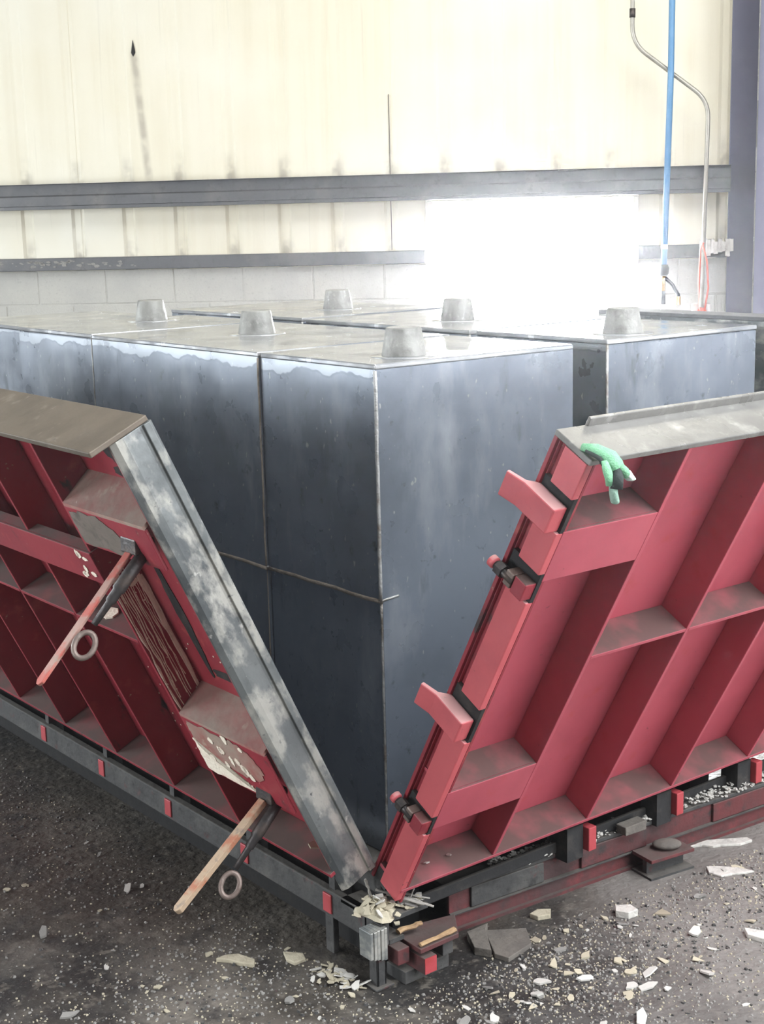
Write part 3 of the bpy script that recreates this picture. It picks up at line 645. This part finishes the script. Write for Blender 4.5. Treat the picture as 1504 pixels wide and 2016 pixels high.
# ------------------------------------------------------------------ debris
random.seed(99)
def chip_mesh(name, m, n, th, elong):
    pts = []
    for k in range(n):
        a = 2 * math.pi * (k + random.uniform(-.3, .3)) / n; q = random.uniform(.45, 1.2)
        pts.append((q * math.cos(a) * elong, q * math.sin(a), 0))
    mb = MB(); mb.extrude(pts, (random.uniform(-.1, .1), random.uniform(-.1, .1), th))
    return mb.mesh(name, m)
CH = [chip_mesh('chip', m, random.choice((5, 6, 7)), random.uniform(.15, .45), random.uniform(1.0, 2.2)) for m in ('plaster', 'plaster', 'plasterw', 'plaster', 'plasterg', 'plasterw', 'plasterg') for _ in range(3)]
def place(me, name, x, y, z, r_, tilt, label, cat, group):
    rot = Matrix.Rotation(random.uniform(0, 6.28), 4, 'Z') @ Matrix.Rotation(random.uniform(-tilt, tilt), 4, 'X') @ Matrix.Rotation(random.uniform(-tilt, tilt), 4, 'Y')
    mw = rot @ Matrix.Diagonal((r_, r_, r_, 1))
    low = min((mw @ v.co).z for v in me.vertices)
    o = bpy.data.objects.new(name, me); COL.objects.link(o); o.matrix_world = T((x, y, z - low)) @ mw
    return tag(o, label, cat, group)
def inbase(x, y): return (-.11 < x < .13 and y > -.2) or x > -.16 and y > -.145 - .075 * max(0, x - .15)
def spot():
    c = random.random()
    if c < .42: x = random.uniform(.05, 1.35); y = -.16 - .09 * max(0, x) - abs(random.gauss(0, .17))
    elif c < .62: x = random.gauss(.22, .22); y = random.gauss(-.42, .12)
    elif c < .80: x = -.22 - abs(random.gauss(0, .22)); y = random.uniform(-.15, 2.2)
    else: x = random.uniform(-.75, .1); y = random.uniform(-.42, .3)
    return x, y
KIND = {'broken_plaster': 'cream plaster chip', 'white_plaster': 'white plaster chip', 'grey_mortar': 'grey mortar chip'}
def kind_of(me): return KIND[me.materials[0].name]
def region(x, y):
    if x < -.16 and y > .25: return 'on the dark floor beside the left base rail'
    if x < -.05: return 'on the floor left of the corner foot'
    if y > -.30 - .1 * x: return 'on the floor close to the dark red beam'
    return 'on the paler floor at the lower right'
n = 0
while n < 165:
    x, y = spot()
    if inbase(x, y): continue
    me = random.choice(CH); q = random.choice((.004, .005, .006, .007, .008, .010, .013))
    lb = ('tiny ' if q < .0055 else 'small ' if q < .0085 else 'large ') + kind_of(me) + ' ' + region(x, y)
    place(me, 'plaster_chip', x, y, 0, q, .25, lb, 'chip', 'loose: ' + lb)
    n += 1
for k in range(50):     # small heap on the floor in front of the corner foot
    x, y = random.gauss(-.175, .028), random.gauss(-.035, .032)
    x = min(x, -.148)
    place(random.choice(CH[:9]), 'plaster_chip', x, y, max(0, .012 - .2 * math.hypot(x + .175, y + .035)), random.uniform(.004, .009), .5, 'cream plaster chip in the small floor heap beside the corner foot', 'chip', 'plaster chips heaped beside the corner foot')
# uncountable grit
b = MB(); mi = []
for idx, (count, lo, hi) in enumerate(((4600, .0010, .0034), (6000, .0012, .0046), (1500, .002, .006))):
    for _ in range(count):
        while True:
            if random.random() < .45: x, y = spot(); x += random.gauss(0, .08); y += random.gauss(0, .08)
            else: x = random.uniform(-1.0, 1.6); y = random.uniform(-1.0, 2.6) if random.random() < .5 else random.uniform(-.8, .3)
            if not inbase(x, y): break
        r_ = random.uniform(lo, hi); a0 = random.uniform(0, 6.28); h = r_ * random.uniform(.5, 1.0); i = len(b.v)
        for k in range(4):
            a = a0 + k * 1.57 + random.uniform(-.4, .4); q = r_ * random.uniform(.6, 1.2); b.v.append(Vector((x + q * math.cos(a), y + q * math.sin(a), .0)))
        for k in range(4):
            p = b.v[i + k]; b.v.append(Vector((x + (p.x - x) * .7, y + (p.y - y) * .7, h * random.uniform(.7, 1.2))))
        for f in ((4, 5, 6, 7), (0, 1, 5, 4), (1, 2, 6, 5), (2, 3, 7, 6), (3, 0, 4, 7)): b.f.append([i + q for q in f]); mi.append(idx)
go = b.build('floor_grit', 'plaster'); go.data.materials.append(M['plasterg']); go.data.materials.append(M['base'])
go.data.polygons.foreach_set('material_index', mi)
tag(go, 'fine pale and dark plaster grit strewn over the dirty floor', 'grit', None, 'stuff')

def flat(name, m, poly, z0, th, label, cat, bevel=.0015):
    c = Vector((sum(p[0] for p in poly) / len(poly), sum(p[1] for p in poly) / len(poly), z0))
    b = MB().extrude([(p[0] - c.x, p[1] - c.y, 0) for p in poly], (0, 0, th)); 
    return tag(b.build(name, m, mw=T(c), bevel=bevel), label, cat)
flat('stone_slab', 'slab', [(.205, -.095), (.285, -.150), (.245, -.21), (.160, -.225), (.150, -.19)], 0, .012, 'brown stone slab lying on the floor by the dark red beam', 'slab')
flat('stone_slab', 'slab', [(.16, -.085), (.225, -.085), (.20, -.105), (.145, -.185), (.125, -.15)], 0, .02, 'small dark stone wedged between the beam and brown slab', 'stone')
flat('plaster_board', 'plasterw', [(.92, -.075), (.955, -.085), (1.0, -.118), (1.075, -.165), (1.072, -.185), (1.03, -.180), (.985, -.150), (.965, -.142), (.950, -.118), (.905, -.095)], 0, .007, 'long pale broken plaster strip on the floor beside the red beam', 'plaster piece')
flat('plaster_flake', 'plasterw', [(.86, -.205), (.885, -.225), (.915, -.262), (.93, -.30), (.90, -.29), (.875, -.275), (.845, -.265), (.838, -.232)], 0, .006, 'large flat white plaster flake on the floor at the right', 'plaster piece')
flat('plaster_flake', 'plasterw', [(.665, -.475), (.69, -.52), (.70, -.57), (.66, -.555), (.645, -.50)], 0, .012, 'white plaster lump at the right edge of the floor', 'plaster piece')
flat('plaster_flake', 'plaster', [(-.31, .205), (-.285, .19), (-.27, .145), (-.285, .125), (-.305, .155), (-.315, .18), (-.335, .205)], 0, .010, 'cream plaster flake on dark floor left of the corner', 'plaster piece')
flat('plaster_flake', 'plaster', [(-.20, .135), (-.17, .10), (-.18, .075), (-.21, .075), (-.215, .10)], 0, .008, 'cream plaster flake on dark floor nearest the leg', 'plaster piece')
flat('plaster_flake', 'plasterw', [(.515, -.215), (.545, -.235), (.54, -.265), (.51, -.262), (.495, -.235)], 0, .018, 'rounded white plaster lump in the middle of the right floor', 'plaster piece')
flat('plaster_flake', 'plaster', [(.34, -.105), (.37, -.10), (.395, -.12), (.375, -.14), (.345, -.128)], 0, .012, 'cream plaster piece close to the dark red beam', 'plaster piece')
for k, (x, y) in enumerate(((.36, -.46), (.31, -.50), (.29, -.47), (.26, -.49), (.33, -.43))):
    place(CH[6 + k], 'plaster_chip', x, y, 0, .012, .2, 'larger white plaster chip in the cluster at lower right', 'chip', 'larger chips at lower right')

# low bracket with rounded stone and wood offcut by the right rail
bk = empty('floor_bracket', T((.70, -.165, 0)) @ Matrix.Rotation(R(-8), 4, 'Z'))
MB().box((0, 0, .045), (.14, .075, .054)).build('top_flange', 'basered', bk, bevel=.001)
MB().box((.01, .03, .006), (.13, .045, .045)).build('web', 'base', bk)
MB().box((0, 0, 0), (.14, .075, .006)).build('foot_flange', 'base', bk)
tag(bk, 'short dark red steel bracket on the floor under a rounded stone', 'bracket')
st = MB()
prof = []
for k in range(9):
    a = math.pi * k / 8; prof.append((max(.002, .030 * math.sin(a)), -.011 * math.cos(a)))
st.lathe(prof, 18)
so = st.build('rounded_stone', 'slab', mw=T((.785, -.14, .066)) @ Matrix.Rotation(R(-35), 4, 'Z') @ Matrix.Diagonal((1.25, .85, 1.05, 1)), smooth=True)
tag(so, 'flat rounded grey stone lying on the small red bracket', 'stone')
wo = MB().box((-.035, -.017, -.012), (.035, .017, .012), .002).build('wood_offcut', 'slab', mw=T((.70, -.098, .124)) @ Matrix.Rotation(R(-4), 4, 'Z'), bevel=.002)
tag(wo, 'small grey wood offcut on the ledge of the red beam', 'offcut')

# brackets and sticks at the near corner
hb_ = empty('hinge_bracket', T((-.05, -.12, 0)))
W = lambda x, y, z: (x + .05, y + .12, z)
MB().extrude([W(-.052, -.070, .078), W(.108, -.104, .078), W(.055, -.178, .078), W(-.055, -.180, .078)], (0, 0, .011)).build('plate', 'basered', hb_, bevel=.0015)
MB().box(W(-.050, -.186, .030), W(-.016, -.075, .068)).build('tube', 'basered', hb_, bevel=.002)
MB().box(W(-.049, -.1875, .031), W(-.017, -.186, .067)).build('tube_end', 'tab', hb_)
MB().box(W(-.092, -.148, .050), W(-.060, -.06, .086)).build('side_tube', 'basered', hb_, bevel=.002)
MB().box(W(.02, -.165, .040), W(.05, -.08, .078)).build('lip', 'base', hb_, bevel=.002)
MB().box(W(-.075, -.150, 0), W(.05, -.085, .030)).build('block', 'base', hb_, bevel=.002)
tag(hb_, 'dark red hinge bracket with bright red end at the near corner', 'bracket')
def stick(p0, p1, r_, m, label, name='wood_stick', flatn=.7):
    p0, p1 = Vector(p0), Vector(p1); n = 7; c = (p0 + p1) / 2
    pts = [p0.lerp(p1, k / (n - 1)) - c + Vector((random.uniform(-.002, .002), random.uniform(-.002, .002), random.uniform(-.001, .001))) for k in range(n)]
    return tag(MB().tube(pts, [r_ * random.uniform(.75, 1.15) for _ in range(n)], 7, flat=flatn).build(name, m, mw=T(c)), label, 'stick')
stick((-.048, -.171, .0955), (.050, -.170, .0955), .0075, 'wood', 'orange brown splintered stick lying along the dark red plate edge')
stick((-.062, -.112, .108), (-.004, -.122, .112), .0075, 'wood', 'short orange brown stick lying against the debris heap')
stick((-.060, -.035, .176), (.006, -.150, .158), .0035, 'greywood', 'longest thin grey splinter across the debris heap')
stick((-.045, -.045, .170), (.010, -.140, .158), .003, 'greywood', 'second thin grey splinter beside the longest one')
stick((-.050, -.060, .172), (-.005, -.135, .160), .004, 'greywood', 'thick short grey splinter across the debris heap')
stick((-.030, -.050, .166), (.025, -.120, .160), .003, 'greywood', 'outer thin grey splinter right of the debris heap')
stick((-.070, -.030, .160), (-.078, -.018, .200), .0045, 'greywood', 'upright pale splinter standing in the debris heap')
stick((-.010, -.090, .158), (.010, -.085, .185), .0025, 'greywood', 'small upright splinter among the grey splinters')
# debris heap on the base corner: mound of packed crumbs plus chips
b = MB(); prof = []
hm = MB()
nr, ns = 8, 18
for i in range(nr + 1):
    for j in range(ns):
        a = 2 * math.pi * j / ns; q = .048 * i / nr * (1 + .22 * math.sin(3 * a + 1)); z = .026 * (1 - (i / nr) ** 1.6)
        hm.v.append(Vector((q * math.cos(a) * .9, q * math.sin(a), max(0, z + (random.uniform(-.006, .006) if i < nr else 0)))))
for i in range(nr):
    for j in range(ns): hm.f.append([i * ns + j, i * ns + (j + 1) % ns, (i + 1) * ns + (j + 1) % ns, (i + 1) * ns + j])
ho = hm.build('crumb_mound', 'plaster', mw=T((-.088, -.076, .148)))
tag(ho, 'packed mound of cream plaster crumbs on the base corner', 'mound', None, 'stuff')
for k in range(52):
    a = random.uniform(0, 6.28); q = abs(random.gauss(0, .028)); x = -.088 + q * math.cos(a); y = -.076 + q * math.sin(a)
    place(random.choice(CH[:12]), 'plaster_chip', x, y, .150 + max(0, .024 - .4 * q), random.uniform(.004, .010), .6, 'cream plaster chip on the heap at the base corner', 'chip', 'plaster chips on the base corner heap')
for k in range(18):
    x = random.uniform(-.05, .02); y = -.10 + random.uniform(-.02, .02)
    place(random.choice(CH), 'plaster_chip', x, y, .151, random.uniform(.004, .010), .4, 'small plaster chip among the splinters beside the corner heap', 'chip', 'plaster chips among the splinters')
# rubble along the right rail ledge
b = MB()
for k in range(520):
    x = random.choice((random.uniform(.30, .48), random.uniform(.56, .82), random.uniform(.9, 1.25))); y = -.045 - .075 * (x - .15) + random.uniform(-.0, .055)
    q = random.uniform(.002, .007); z = .110 + random.uniform(0, .014); a0 = random.uniform(0, 6.28)
    b.extrude([(x + q * math.cos(a0 + a), y + q * math.sin(a0 + a), z + random.uniform(-.3, .3) * q) for a in (0, 1.3, 2.6, 4.1, 5.2)], (0, 0, q * .5))
tag(b.build('ledge_rubble', 'plasterw'), 'grey mortar rubble piled on the ledge of the dark red beam', 'rubble', None, 'stuff')
for (u, v) in ((.10, .052), (.16, .052)):
    p = MW[rp.name] @ Vector((u, .051, .05)); place(CH[7], 'plaster_chip', p.x, p.y, p.z, .006, .3, 'tiny plaster chip on the bottom sill of the right panel', 'chip', 'plaster chips on the right sill')
p = MW[lp.name] @ Vector((.10, .056, -.055)); place(CH[2], 'plaster_chip', p.x, p.y, p.z, .014, .4, 'white plaster chip on the bottom sill of the left panel', 'chip', None)

# ------------------------------------------------------------------ haze volume added to the hall for the lens glare around the doorway
hz = MB().box((S0 - .1, -.12, -.1), (S1 + .1, TF + .1, ZR + .1)).build('glare_haze', None, mw=HALL)
hm_ = bpy.data.materials.new('glare_haze'); hm_.use_nodes = True; nt = hm_.node_tree; nt.nodes.clear()
vo = nt.nodes.new('ShaderNodeVolumeScatter'); vo.inputs['Density'].default_value = .012; vo.inputs['Anisotropy'].default_value = .84; vo.inputs['Color'].default_value = (.96, .96, 1, 1)
ou = nt.nodes.new('ShaderNodeOutputMaterial'); nt.links.new(vo.outputs[0], ou.inputs['Volume'])
hz.data.materials.append(hm_)
tag(hz, 'thin haze volume added to the hall for the doorway glare', 'haze', None, 'stuff')
